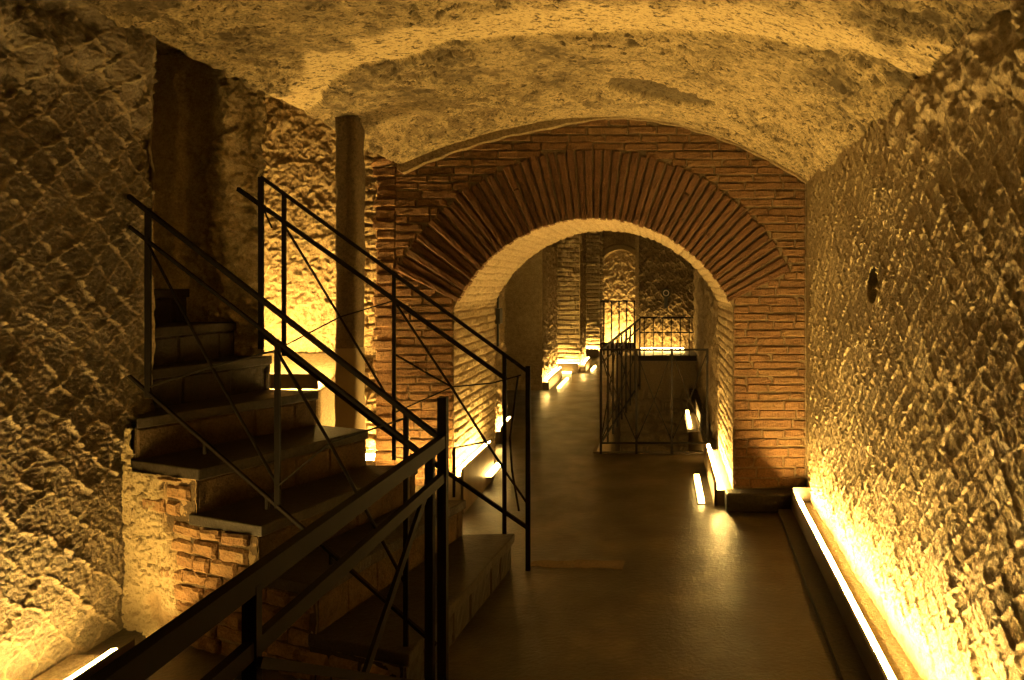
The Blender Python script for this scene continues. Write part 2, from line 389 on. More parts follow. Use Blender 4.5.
# alcove wall behind the column
U = np.linspace(-3.6, -1.82, 240); V = np.linspace(0, 3.2, 400)
Xg, Zg = np.meshgrid(U, V)
net, rv = reticulate(Xg, Zg, .19, 71, .5, .7)
mB, rB = coursed(Xg, Zg, .2, .085, 73, .12, .2)
right = sstep(-2.5, -2.35, Xg)
h = (1 - right) * (net * .008 + (rv - .5) * .008) + right * (-.025 * mB + (rB - .5) * .03) + .014 * fbm(Xg * 5, Zg * 5, 3, 75) + .012 * fbm(Xg * 22, Zg * 22, 5, 77, .7)
grid('wall_alcove', np.stack([Xg, 5.38 - h, Zg], -1), M_TUFF, attrs={'mask': .4 * net * (1 - right)})

# ------------------------------------------------------------------ arch wall
mb = MB()                                             # mortar bed
xs = sorted(set(list(np.linspace(-1.90, XR + .02, 120)) + [ACX - AHALF, ACX + AHALF]))
def zlow(x):
    dx = abs(x - ACX)
    return 0.0 if dx >= AHALF - 1e-6 else ACZ + math.sqrt(max(0, ARI ** 2 - dx * dx))
for xa, xb in zip(xs[:-1], xs[1:]):
    m_ = (xa + xb) / 2
    za, zb = (0, 0) if abs(m_ - ACX) > AHALF else (max(zlow(xa), ASPR), max(zlow(xb), ASPR))
    ta, tb = float(vault(xa, YA)) + .05, float(vault(xb, YA)) + .05
    mb.add([(xa, YA, za), (xb, YA, zb), (xb, YA, tb), (xa, YA, ta)], [(0, 1, 2, 3)])
wall_arch = mb.build('wall_arch', M_MORTAR, kind='structure')
HALFANG = math.radians(63.2)
def blocked(x, z):
    dx, dz = x - ACX, z - ACZ; r = math.hypot(dx, dz); a = abs(math.atan2(dx, dz))
    if r < ARI and z > ASPR: return True
    if abs(dx) < AHALF and z < ASPR + .05: return True
    if r < ARO + .006 and a < HALFANG: return True
    return z > float(vault(x, YA)) - .01
mb = MB(); z = .14
while z < 2.78:
    H = random.uniform(.042, .053) if z > .75 else random.uniform(.052, .068)
    zc = z + H / 2
    xx = np.arange(-1.89, XR + .01, .008); ok = [not blocked(x, zc) for x in xx]
    i = 0
    while i < len(xx):
        if not ok[i]: i += 1; continue
        j = i
        while j + 1 < len(xx) and ok[j + 1]: j += 1
        x = xx[i]; xe = xx[j]
        first = random.uniform(.08, .25)
        while x < xe - .02:
            L = first or random.choice([.15, .2, .24, .27, .3]) * random.uniform(.9, 1.1); first = None
            x2 = min(x + L, xe)
            if xe - x2 < .05: x2 = xe
            if x2 - x > .02:
                t = random.uniform(-.004, .004)
                mb.brick([(x + .005, z + t), (x2 - .005, z + t), (x2 - .005, z + H + t), (x + .005, z + H + t)], (0, YA, 0), (1, 0, 0), (0, 0, 1), (0, -1, 0),
                         .012 + random.uniform(-.006, .006), ch=.005)
            x = x2
        i = j + 1
    z += H + random.uniform(.008, .012)
mb.build('wall_arch_bricks', M_BRICK, kind='structure')
# voussoir ring
mb = MB(); n = 52; a = -HALFANG; step = 2 * HALFANG / n
for i in range(n):
    a0 = a + i * step; a1 = a0 + step; g0, g1 = .0058 / ARI, .0058 / ARI
    pr = lambda r, t: (ACX + r * math.sin(t), ACZ + r * math.cos(t))
    ro = ARO + random.uniform(-.012, .012); ri = ARI - random.uniform(0, .012)
    o_ = .022 + random.uniform(-.006, .006)
    rn = random.random()
    if random.random() < .14:
        rm = random.uniform(ARI + .15, ARO - .15)
        mb.brick([pr(ri, a0 + g0), pr(ri, a1 - g1), pr(rm, a1 - g1), pr(rm, a0 + g0)], (0, YA, 0), (1, 0, 0), (0, 0, 1), (0, -1, 0), o_, ch=.005, rnd=rn)
        mb.brick([pr(rm + .006, a0 + g0), pr(rm + .006, a1 - g1), pr(ro, a1 - g1), pr(ro, a0 + g0)], (0, YA, 0), (1, 0, 0), (0, 0, 1), (0, -1, 0), o_, ch=.005, rnd=random.random())
    else:
        mb.brick([pr(ri, a0 + g0), pr(ri, a1 - g1), pr(ro, a1 - g1), pr(ro, a0 + g0)], (0, YA, 0), (1, 0, 0), (0, 0, 1), (0, -1, 0), o_, ch=.005, rnd=rn)
mb.build('trim_2', M_RING, kind='structure')
# soffit and jambs, one sheet
aend = math.asin(AHALF / ARI); Larc = 2 * aend * ARI
ss = np.concatenate([np.linspace(0, ASPR, 190, endpoint=False), np.linspace(ASPR, ASPR + Larc, 300, endpoint=False), np.linspace(ASPR + Larc, 2 * ASPR + Larc, 190)])
ys = np.linspace(YA, ABACK, 130)
Sg, Yg = np.meshgrid(ss, ys)
al = -aend + np.clip((Sg - ASPR) / ARI, 0, 2 * aend)
bx = np.where(Sg < ASPR, ACX - AHALF, np.where(Sg > ASPR + Larc, ACX + AHALF, ACX + ARI * np.sin(al)))
bz = np.where(Sg < ASPR, Sg, np.where(Sg > ASPR + Larc, 2 * ASPR + Larc - Sg, ACZ + ARI * np.cos(al)))
nx = np.where(Sg < ASPR, 1.0, np.where(Sg > ASPR + Larc, -1.0, -np.sin(al))); nz = np.where((Sg < ASPR) | (Sg > ASPR + Larc), 0.0, -np.cos(al))
mB, rB = coursed(Yg, Sg, .24, .066, 91, .06, .17)
jamb = np.where((Sg < ASPR) | (Sg > ASPR + Larc), 1.0, .55)
h = -(.013 * mB * jamb) + (rB - .5) * .008 * jamb + .006 * fbm(Yg * 12, Sg * 12, 4, 93) + .005 * fbm(Yg * 30, Sg * 30, 3, 94)
h = h * sstep(YA, YA + .03, Yg)
grid('wall_arch_inside', np.stack([bx + nx * h, Yg, bz + nz * h], -1), M_PALE, attrs={'mask': mB * .6 * jamb})
# back face of the arch wall towards the corridor
mb = MB()
for xa, xb in zip(xs[:-1], xs[1:]):
    m_ = (xa + xb) / 2
    za, zb = (0, 0) if abs(m_ - ACX) > AHALF else (max(zlow(xa), ASPR), max(zlow(xb), ASPR))
    mb.add([(xa, ABACK, za), (xb, ABACK, zb), (xb, ABACK, 3.2), (xa, ABACK, 3.2)], [(3, 2, 1, 0)])
mb.box((-3.6, 5.5, 0), (-1.88, ABACK, 3.2))
mb.build('wall_arch_back', M_TUFF, kind='structure')
# ragged brick pilaster at the arch wall's left end
mb = MB(); z = 0.0
mb.box((-2.02, 5.0, 0), (-1.89, 5.4, 2.36))
while z < 2.36:
    H = random.uniform(.055, .075); xl = -2.04 + random.uniform(-.015, .02)
    mb.brick([(xl, z), (-1.885, z), (-1.885, z + H), (xl, z + H)], (0, YA, 0), (1, 0, 0), (0, 0, 1), (0, -1, 0), .014 + random.uniform(-.012, .008), ch=.008, jit=.006)
    z += H + .012
for k in range(3):
    mb.brick([(-2.05 + k * .02, z), (-1.9 - k * .02, z), (-1.91 - k * .02, z + .05), (-2.03 + k * .02, z + .05)], (0, YA, 0), (1, 0, 0), (0, 0, 1), (0, -1, 0), .06 - k * .02, ch=.015, jit=.015); z += .05
mb.build('wall_arch_pilaster', M_BRICK, kind='structure')
# low dark footing of the right pier
mb = MB(); mb.prism([(ACX + AHALF - .06, 4.86), (XR - .12, 4.84), (XR - .02, 4.99), (ACX + AHALF - .06, 4.99)], 0, .13)
mb.build('baseboard_arch', M_STEP, kind='structure', bevel=.012)

# ------------------------------------------------------------------ floor with the excavation pit
PX0, PX1, PY0, PY1 = -.60, .43, 6.55, 10.5
mb = MB()
def fq(x0, y0, x1, y1): mb.add([(x0, y0, 0), (x1, y0, 0), (x1, y1, 0), (x0, y1, 0)], [(0, 1, 2, 3)])
fq(-4.3, -1.7, 1.3, PY0); fq(-4.3, PY0, PX0, 17.5); fq(PX1, PY0, 1.3, PY1); fq(PX0, PY1, 1.3, 17.5)
mb.build('floor', M_FLOOR, kind='structure')
mb = MB(); D = -1.6
mb.add([(PX0, PY0, 0), (PX1, PY0, 0), (PX1, PY0, D), (PX0, PY0, D)], [(0, 1, 2, 3)])
mb.add([(PX0, PY0, 0), (PX0, PY1, 0), (PX0, PY1, D), (PX0, PY0, D)], [(0, 3, 2, 1)])
mb.add([(PX1, PY0, 0), (PX1, PY1, 0), (PX1, PY1, D), (PX1, PY0, D)], [(0, 1, 2, 3)])
mb.add([(PX0, PY0, D), (PX1, PY0, D), (PX1, PY1, D), (PX0, PY1, D)], [(0, 1, 2, 3)])
mb.build('floor_pit', M_TUFF, kind='structure')
mb = MB(); mb.bar((PX0 - .02, PY0 - .01, .0), (PX1, PY0 - .01, .0), .03, .03); mb.bar((PX0 - .01, PY0, 0), (PX0 - .01, PY1, 0), .03, .03)
mb.build('trim_3', M_PLATE, kind='structure')

mb = MB(); pp = [(-.74 + .53 * k / 12, 3.93 - .03 * k / 12 + random.uniform(-.012, .012)) for k in range(13)] + [(-.2 - .53 * k / 12, 4.02 + random.uniform(-.012, .012)) for k in range(13)]
mb.prism(pp, -.01, .002); mb.build('floor_patch', M_MORTAR, kind='structure')
# ------------------------------------------------------------------ corridor beyond the arch
U = np.linspace(-.65, .6, 130); V = np.linspace(-1.6, .50, 200)
Xg, Zg = np.meshgrid(U, V)
mB, rB = coursed(Xg, Zg, .28, .17, 111, .15, .14)
lowp = sstep(.02, -.06, Zg)
h = lowp * (-.03 * mB + (rB - .5) * .04 + .02 * fbm(Xg * 9, Zg * 9, 3, 4)) + .004 * fbm(Xg * 4, Zg * 4, 3, 5)
grid('wall_pit_far', np.stack([Xg, 10.5 - h, Zg], -1), M_PALE, attrs={'mask': mB * lowp * .4})
mb = MB(); mb.box((-.42, 10.46, .42), (.60, 11.4, .50)); mb.build('trim_4', M_STEP, kind='structure', bevel=.01)
U = np.linspace(-.36, .62, 160); V = np.linspace(0, 3.3, 380)
Xg, Zg = np.meshgrid(U, V)
net, rv = reticulate(Xg, Zg, .12, 121, .5, .65)
h = net * .02 + .03 * fbm(Xg * 6, Zg * 6, 4, 122) + .02 * fbm(Xg * 18, Zg * 18, 3, 123) + (rv - .5) * .03
grid('wall_recess', np.stack([Xg, 11.45 - h, Zg], -1), M_TUFF, attrs={'mask': net * .3})
mb = MB(); mb.box((-.40, 11.3, 0), (-.34, 16, 3.3)); mb.build('wall_recess_side', M_TUFF, kind='structure')
# right side wall of the corridor
U = np.linspace(ABACK, 11.5, 260); V = np.linspace(-1.6, 3.3, 260)
Yg, Zg = np.meshgrid(U, V)
h = .03 * fbm(Yg * 4, Zg * 4, 4, 131) + .015 * fbm(Yg * 14, Zg * 14, 3, 132)
grid('wall_corridor_right', np.stack([.56 - h, Yg, Zg], -1), M_TUFF, attrs={'mask': 0 * Yg})
mb = MB(); mb.box((-3.3, ABACK, 0), (-3.25, 16.4, 3.3)); mb.build('wall_corridor_left', M_SMOOTH, kind='structure')
mb = MB(); mb.box((-3.3, ABACK, 3.2), (1.3, 17.3, 3.3)); mb.build('ceiling_corridor', M_SMOOTH, kind='structure')
mb = MB(); mb.box((.55, 11.4, 0), (1.3, 17.3, 3.3)); mb.build('wall_corridor_end', M_SMOOTH, kind='structure')
# room end behind the camera
mb = MB(); mb.box((-2.6, -1.65, 0), (1.2, -1.6, 2.9)); mb.build('wall_back', M_TUFF, kind='structure')

def pier(name, x0, x1, y0, y1, matf, mats, frontbrick, sidebrick, seed):
    """masonry pier: front face towards the camera and its right side face"""
    V = np.linspace(0, 3.25, 330)
    Xg, Zg = np.meshgrid(np.linspace(x0, x1, max(12, int((x1 - x0) / .012))), V)
    mB, rB = coursed(Xg, Zg, .30, .085, seed, .07, .2)
    k = 1.0 if frontbrick else .15
    h = k * (-.03 * mB + (rB - .5) * .03) + .008 * fbm(Xg * 10, Zg * 10, 4, seed + 1)
    mk = sstep(1.45, 1.7, Zg + .4 * fbm(Xg * 4, Zg * 4, 3, seed + 6)) * k
    h = h + mk * .035 * fbm(Xg * 7, Zg * 7, 3, seed + 4)
    edge = np.minimum(sstep(x0, x0 + .03, Xg), sstep(x1, x1 - .03, Xg))
    grid(name, np.stack([Xg, y0 - h * edge, Zg], -1), matf, attrs={'mask': mB * .3 * k, 'rnd': rB})
    Yg, Zg = np.meshgrid(np.linspace(y0, y1, max(12, int((y1 - y0) / .014))), V)
    if sidebrick: mB, rB = coursed(Yg, Zg, .30, .085, seed + 2, .07, .2); h = -.03 * mB + (rB - .5) * .03
    else: mB, rB = reticulate(Yg, Zg, .16, seed + 2, .4, .68); h = .022 * mB + (rB - .5) * .02
    h = h + .015 * fbm(Yg * 12, Zg * 12, 4, seed + 3)
    edge = sstep(y0, y0 + .03, Yg)
    grid(name, np.stack([x1 + h * edge, Yg, Zg], -1), mats, attrs={'mask': mB * .3, 'rnd': rB})
pier('wall_pier', -2.1, -1.66, 6.9, 7.45, M_TUFF, M_TUFF, False, False, 141)
pier('wall_pier', -3.25, -1.74, 10.35, 11.75, M_PASS, M_TUFF, False, False, 151)  # front face takes the paler plaster in place of missing light
pier('wall_pier', -2.4, -1.42, 12.45, 13.3, M_PALE, M_TUFF, True, False, 161)
pier('wall_pier', -2.4, -1.30, 15.1, 16.1, M_PALE, M_TUFF, True, True, 171)

# end wall with the arched niche
NX, NZ, NR = -.92, 1.86, .49
Xg, Zg = np.meshgrid(np.linspace(-2.4, .0, 200), np.linspace(0, 3.25, 270))
inside = ((np.abs(Xg - NX) < NR) & (Zg < NZ)) | ((Xg - NX) ** 2 + (Zg - NZ) ** 2 < NR ** 2)
keep = ~(inside[:-1, :-1] & inside[1:, 1:] & inside[:-1, 1:] & inside[1:, :-1])
rr = np.hypot(Xg - NX, np.maximum(Zg - NZ, 0)); rim = sstep(NR + .13, NR + .10, rr)
h = .02 * fbm(Xg * 6, Zg * 6, 4, 181) * (1 - rim) + rim * .05
grid('wall_end', np.stack([Xg, 16.1 - h, Zg], -1), M_TUFF, keep=keep, attrs={'mask': rim * .5})
t = np.linspace(0, 1, 60); prof = [(NX - NR, z_) for z_ in np.linspace(0, NZ, 20, endpoint=False)] + [(NX - NR * math.cos(p), NZ + NR * math.sin(p)) for p in np.linspace(0, math.pi, 40)] + [(NX + NR, z_) for z_ in np.linspace(NZ, 0, 21)[1:]]
mb = MB()
for (xa, za), (xb, zb) in zip(prof[:-1], prof[1:]): mb.add([(xa, 16.05, za), (xb, 16.05, zb), (xb, 16.75, zb), (xa, 16.75, za)], [(0, 1, 2, 3)])
mb.build('wall_niche_side', M_TUFF, kind='structure')
Xg, Zg = np.meshgrid(np.linspace(NX - NR - .02, NX + NR + .02, 110), np.linspace(0, NZ + NR + .03, 240))
net, rv = reticulate(Xg, Zg, .15, 191, .45, .7)
grid('wall_niche_back', np.stack([Xg, 16.7 - .012 * net - .02 * fbm(Xg * 9, Zg * 9, 4, 192), Zg], -1), M_PALE, attrs={'mask': net * .4})

# ------------------------------------------------------------------ light fixtures
def strip_between(mb, p, q, w=.022, h=.016): mb.bar(p, q, w, h)
def trough(label, xw, xp, xl, y0, y1, top, zl, led, group=None):
    """long wall washer: upright cover plate, base, light strip between plate and wall"""
    t = empty('wall_washer_light', label, 'light', group)
    s = 1 if xw > xp else -1
    mb = MB(); mb.box((min(xp, xp - s * .012), y0, 0), (max(xp, xp - s * .012), y1, top))
    if s > 0: mb.box((xp, y1, 0), (xw - .02, y1 + .012, top + .03))  # end cap added to keep the strip's light off the arch pier
    mb.build('cover_plate', M_PLATE, t)
    mb = MB(); mb.box((min(xp, xl - s * .0135), y0, 0), (max(xp, xl - s * .0135), y1, zl - .001)); mb.box((min(xl + s * .0135, xl + s * .021), y0, 0), (max(xl + s * .0135, xl + s * .021), y1, zl - .005)); mb.build('base', M_PLATE, t)
    mb = MB(); mb.box((min(xl + s * .0215, xw - s * .02), y0, 0), (max(xl + s * .0135, xw - s * .02), y1, zl - .03)); mb.build('ledge', M_PALE, t)
    mb = MB(); mb.bar((xl, y0 + .01, zl - .009), (xl, y1 - .01, zl - .009), .026, .02); mb.build('light_strip', led, t)
    return t
T = trough('long glowing light trough at the foot of the net masonry wall right of the walkway', XR + .16, .921, .955, 1.3, 4.84, .150, .108, M_LED_R)
mb = MB(); mb.prism([(.921, 1.3), (.921, 4.82), (.815, 4.82), (.80, 2.8), (.80, 1.3)], 0, .035); mb.build('plinth', M_STEP, T)
th = -.037; T.rotation_euler = (0, 0, th)             # the trough runs very slightly askew to the wall
pv = Vector((.955, 4.84)); T.location = (pv.x - (pv.x * math.cos(th) - pv.y * math.sin(th)), pv.y - (pv.x * math.sin(th) + pv.y * math.cos(th)), 0)
trough('light trough at the foot of the rough wall below the stair', XL, -2.21, -2.272, 1.7, 2.93, .108, .070, M_LED_L)

def box_light(label, p0, p1, n, hgt, dep, led, foot=None, group='boxed strip lights at the wall foot', foot_led=None):
    """box along a wall foot from p0 to p1 (n = away from the wall) with a strip on top and one at its foot"""
    p0 = Vector((*p0, 0)); p1 = Vector((*p1, 0)); n = Vector((*n, 0)); Zv = Vector((0, 0, 1))
    t = empty('boxed_strip_light', label, 'light', group)
    mb = MB()
    a, b_ = p0 + n * (dep - .012), p1 + n * (dep - .012)
    mb.bar(a + Zv * hgt / 2, b_ + Zv * hgt / 2, .02, hgt); 
    mb.bar(p0 + n * dep / 2 + Zv * (hgt - .05) / 2, p1 + n * dep / 2 + Zv * (hgt - .05) / 2, dep * .9, hgt - .05)
    mb.build('housing', M_PALEBOX, t)
    mb = MB(); mb.bar(p0 + n * dep * .68 + Zv * (hgt - .01), p1 + n * dep * .68 + Zv * (hgt - .01), .022, .018); mb.build('light_strip', led, t)
    if foot:
        q0, q1, off, z0 = foot
        d = p1 - p0
        mb = MB(); mb.bar(p0 + d * q0 + n * off + Zv * (z0 + .018), p0 + d * q1 + n * off + Zv * (z0 + .018), .04, .022); mb.build('floor_strip', foot_led or M_LED_LOW, t)
        mb = MB(); mb.bar(p0 + d * q0 + n * off + Zv * (z0 + .004), p0 + d * q1 + n * off + Zv * (z0 + .004), .06, .008); mb.build('floor_strip_base', M_PLATE, t)
    return t
box_light('boxed strip light at the foot of the right arch jamb', (ACX + AHALF, 5.0), (ACX + AHALF, 6.2), (-1, 0), .165, .135, M_LED_J, (.03, .60, .22, 0))
box_light('boxed strip light at the foot of the left arch jamb behind the stair railing', (ACX - AHALF, 4.82), (ACX - AHALF, 5.7), (1, 0), .31, .12, M_LED_J, (.7, 1.08, .14, .08))
box_light('boxed strip light on the walkway side of the first dark pier beyond the arch', (-1.74, 10.35), (-1.74, 11.75), (1, 0), .17, .10, M_LED_FAR, (.1, .8, .22, 0))
box_light('boxed strip light low on the narrow pier just past the left arch jamb', (-1.66, 6.92), (-1.66, 7.43), (1, 0), .17, .10, M_LED_FAR)
box_light('strip light box across the front of the banded brick pier beyond the arch', (-2.2, 12.45), (-1.44, 12.45), (0, -1), .17, .10, M_LED_FAR, (.1, .85, .2, 0))
box_light('boxed strip light around the corner of the banded brick pier', (-1.42, 12.45), (-1.42, 13.3), (1, 0), .17, .10, M_LED_FAR, (.1, .8, .2, 0))
box_light('strip light box at the front of the farthest brick pier', (-2.2, 15.1), (-1.32, 15.1), (0, -1), .17, .10, M_LED_FAR)
box_light('strip light lying inside the arched niche at the corridor end', (NX - .45, 16.45), (NX + .45, 16.45), (0, -1), .17, .12, M_LED_N)
t = empty('ledge_light', 'strip light on the ledge under the rough recess wall beyond the pit', 'light')
mb = MB(); mb.bar((-.30, 11.2, .53), (.38, 11.2, .53), .03, .03); mb.build('light_strip', M_LED_R2, t)
mb = MB(); mb.bar((-.33, 11.2, .507), (.41, 11.2, .507), .06, .014); mb.build('base', M_PLATE, t)
t = empty('pit_light', 'short tube light on the corridor wall beside the pit railing', 'light')
mb = MB(); mb.bar((.335, 7.75, .01), (.335, 8.6, .01), .032, .03); mb.build('light_strip', M_LED_LOW, t)
mb = MB(); mb.box((.30, 7.7, -.05), (.46, 8.7, -.02)); mb.box((.44, 7.7, -.02), (.455, 8.7, .15)); mb.build('bracket', M_PLATE, t)
t = empty('pit_fill_light', 'added unseen fill strip inside the pit below the near floor edge', 'light')  # unseen strip put in to brighten the far pit wall
mb = MB(); mb.bar((-.45, 6.66, -.35), (.30, 6.66, -.35), .03, .03); mb.build('light_strip', M_FILL_PIT, t)
mb = MB(); mb.bar((-.48, 6.60, -.36), (.33, 6.60, -.36), .09, .07); mb.build('base', M_PLATE, t)
# alcove ledge and lights
mb = MB()
lp = [(-3.3, 4.78, 0), (-2.32, 4.78, 0), (-2.32, 5.36, 0), (-3.3, 5.36, 0), (-3.3, 4.78, .86), (-2.32, 4.78, .86), (-2.32, 5.36, 1.06), (-3.3, 5.36, 1.06)]
mb.add(lp, [(0, 3, 2, 1), (4, 5, 6, 7), (0, 1, 5, 4), (1, 2, 6, 5), (2, 3, 7, 6), (3, 0, 4, 7)], .6)
mb.build('trim_5', M_PALE, kind='structure', bevel=.015)
t = empty('alcove_ledge_light', 'strip light on the brick ledge of the bright alcove left of the column', 'light')
mb = MB(); mb.bar((-3.2, 4.86, .935), (-2.36, 4.86, .935), .03, .02); mb.build('light_strip', M_LED_A, t)
mb = MB(); mb.bar((-3.2, 4.79, .92), (-2.34, 4.79, .92), .012, .10); mb.build('cover_plate', M_PLATE, t)
t = empty('alcove_floor_light', 'strip light low behind the stair between column and brick pilaster', 'light')
mb = MB(); mb.bar((-2.26, 5.24, .30), (-2.04, 5.24, .30), .024, .02); mb.build('light_strip', M_LED_A, t)
mb = MB(); mb.box((-2.28, 5.18, 0), (-2.03, 5.29, .28)); mb.build('housing', M_PALEBOX, t)

t = empty('pier_fill_light', 'added unseen fill strip brightening the left brick pier, behind the stair end', 'light')  # guessed strip hidden by the stair, added to brighten the left pier
mb = MB(); mb.bar((-1.92, 4.74, .25), (-1.70, 4.74, .25), .03, .02); mb.build('light_strip', M_FILL_PIER, t)
mb = MB(); mb.box((-1.94, 4.66, 0), (-1.68, 4.72, .25)); mb.box((-1.94, 4.72, 0), (-1.68, 4.78, .235)); mb.build('housing', M_PALEBOX, t)

# ------------------------------------------------------------------ column
t = empty('concrete_column', 'tall square concrete column standing in the bright alcove behind the stair', 'column')
def colpart(z0, z1, name, cham=0, grow=0):
    co = []; cx, cy, hw = -2.035, 4.6, .070 + grow
    V = np.linspace(z0, z1, max(6, int((z1 - z0) / .03)))
    ring = [(-hw, -hw * .8), (-hw * .8, -hw), (hw * .8, -hw), (hw, -hw * .8), (hw, hw * .8), (hw * .8, hw), (-hw * .8, hw), (-hw, hw * .8), (-hw, -hw * .8)]
    A = np.array(ring)
    Vv, Rx = np.meshgrid(V, A[:, 0], indexing='ij'); _, Ry = np.meshgrid(V, A[:, 1], indexing='ij')
    n_ = .006 * fbm(Rx * 20 + Ry * 13, Vv * 5, 3, 7)
    n_[:, -1] = n_[:, 0]
    return np.stack([cx + Rx + n_, cy + Ry + n_, Vv], -1)
lo = colpart(0, 1.17, 'a', grow=.004); hi = colpart(1.17, 2.78, 'b')
g = grid('shaft', hi, M_COL, attrs={'mask': hi[..., 0] * 0}, parent=t, smooth=False)
g = grid('base', lo, M_COL, attrs={'mask': lo[..., 0] * 0 + .8}, parent=t, smooth=False); g['label'] = 'paler lower half of the column'

# ------------------------------------------------------------------ staircase
HS = [.195, .39, .585, .78, .975, 1.17, 1.365, 1.56, 1.75]
FP = [(-.97, 2.64), (-1.378, 2.795), (-1.683, 2.924), (-2.039, 3.07), (-2.42, 3.225), (-2.53, 3.43), (-2.63, 3.44), (-2.90, 3.44), (-3.18, 3.44), (-3.5, 3.44)]
BP = [(-.834, 3.92), (-1.10, 3.90), (-1.36, 3.89), (-1.634, 3.89), (-1.98, 4.03), (-2.29, 4.11), (-2.50, 4.11), (-2.78, 4.11), (-3.08, 4.11), (-3.4, 4.11)]
stair = empty('stone_staircase', 'worn stone staircase with brick side climbing left from the walkway', 'staircase')
def lerp(a, b_, t_): return (a[0] + (b_[0] - a[0]) * t_, a[1] + (b_[1] - a[1]) * t_)
for i, h_ in enumerate(HS):
    f0, b0, f1, b1 = FP[i], BP[i], FP[i + 1], BP[i + 1]
    nx_, ny_ = (b0[1] - f0[1]), -(b0[0] - f0[0]); l = math.hypot(nx_, ny_); nx_, ny_ = nx_ / l, ny_ / l      # towards the walkway
    o_ = .022
    mb = MB()
    ns = 14; poly = []
    for k in range(ns + 1):
        p = lerp(f0, b0, k / ns); j = random.uniform(-.005, .004)
        poly.append((p[0] + nx_ * (o_ + j), p[1] + ny_ * (o_ + j)))
    poly += [(b1[0] - .03, b1[1]), (f1[0] - .03, f1[1])]
    mt = MB(); mt.prism(poly, h_ - .05, h_ + random.uniform(-.003, .003))
    # riser of rough coursed pieces
    ln = math.hypot(b0[0] - f0[0], b0[1] - f0[1])
    mb = MB(); zb_ = HS[i - 1] - .01 if i else 0.0
    mb.prism([f0, b0, (b1[0] - .02, b1[1]), (f1[0] - .02, f1[1])], 0 if i == 0 else max(0, h_ - .42), h_ - .05, .2)
    u = .01; Uv = Vector(((b0[0] - f0[0]) / ln, (b0[1] - f0[1]) / ln, 0))
    while u < ln - .03:
        L = random.uniform(.14, .3); u2 = min(u + L, ln)
        mb.brick([(u, zb_), (u2 - .008, zb_), (u2 - .008, h_ - .055), (u, h_ - .055)], (f0[0], f0[1], 0), Uv, (0, 0, 1), (nx_, ny_, 0), .006 + random.uniform(-.004, .004), ch=.006)
        u = u2
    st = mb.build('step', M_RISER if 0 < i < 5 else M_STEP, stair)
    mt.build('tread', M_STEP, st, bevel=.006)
# brick side of the stair with remains of plaster
A, B = Vector((-.985, 2.63, 0)), Vector((-2.475, 3.237, 0)); L = (B - A).length; dr = (B - A) / L; nr = Vector((-dr.y, dr.x, 0)); nr = nr if nr.y < 0 else -nr
Ug, Zg = np.meshgrid(np.linspace(0, L, 420), np.linspace(0, .98, 280))
tt = [(Vector((*p, 0)) - A).dot(dr) for p in FP[:5]]
hl = np.zeros_like(Ug)
for t_, h_ in zip(tt, HS): hl = np.where(Ug >= t_ - .004, h_ - .045, hl)
mB, rB = coursed(Ug, Zg, .135, .070, 201, .10, .15)
pl = sstep(.22, .42, Ug - 1.10 - .25 * (Zg - .5) + .25 * fbm(Ug * 4, Zg * 4, 3, 203) + .1)
h = (1 - pl) * (-.010 + .006 * fbm(Ug * 14, Zg * 14, 4, 204)) + pl * (.010 + .010 * fbm(Ug * 12, Zg * 12, 5, 205, .65)) - pl * .012 * sstep(.32, .5, fbm(Ug * 30, Zg * 30, 3, 206, .65))
wx = A.x + dr.x * Ug + nr.x * h; wy = A.y + dr.y * Ug + nr.y * h
keep = (Zg[1:, 1:] <= hl[1:, 1:]) & (Zg[1:, 1:] <= hl[:-1, :-1] + 1)
M_SIDE = brickmat('stair_side_brick', [(.18, .095, .045), (.30, .17, .075), (.24, .13, .055), (.40, .26, .12)], (.46, .36, .2))
grid('side_wall', np.stack([wx, wy, Zg], -1), M_SIDE, keep=keep, attrs={'mask': np.maximum(.55, pl), 'rnd': rB}, parent=stair)
mb = MB(); z = .005; hlu = lambda u: max([h_ - .05 for t_, h_ in zip(tt, HS) if u >= t_] or [0])
while z < .95:
    H = random.uniform(.052, .068); u = .02 + random.uniform(0, .05)
    lim = 1.34 + .3 * (z - .5) + random.uniform(-.13, .10)
    while u < lim:
        Lb = random.uniform(.085, .19); u2 = min(u + Lb, L - .02)
        z1 = min(z + H, hlu(u + .004))
        if z1 - z > .02:
            d_ = random.uniform(-.006, .006)
            mb.brick([(u + .006, z + d_), (u2 - .006, z + d_), (u2 - .006, z1 + min(d_, 0)), (u + .006, z1 + min(d_, 0))], A, dr, (0, 0, 1), nr, .010 + random.uniform(-.008, .008), ch=.009, jit=.006)
        u = u2
    z += H + random.uniform(.006, .012)
mb.build('side_brick', M_SIDE, stair)

# ------------------------------------------------------------------ railings
def part(name, root, segs, wd=.02, ht=None, mat=None):
    mb = MB()
    for p, q in segs: mb.bar(p, q, wd, ht)
    return mb.build(name, mat or M_STEEL, root)
def rods(name, root, pts, r=.005):
    mb = MB(); mb.tube(pts, r); return mb.build(name, M_STEEL, root)
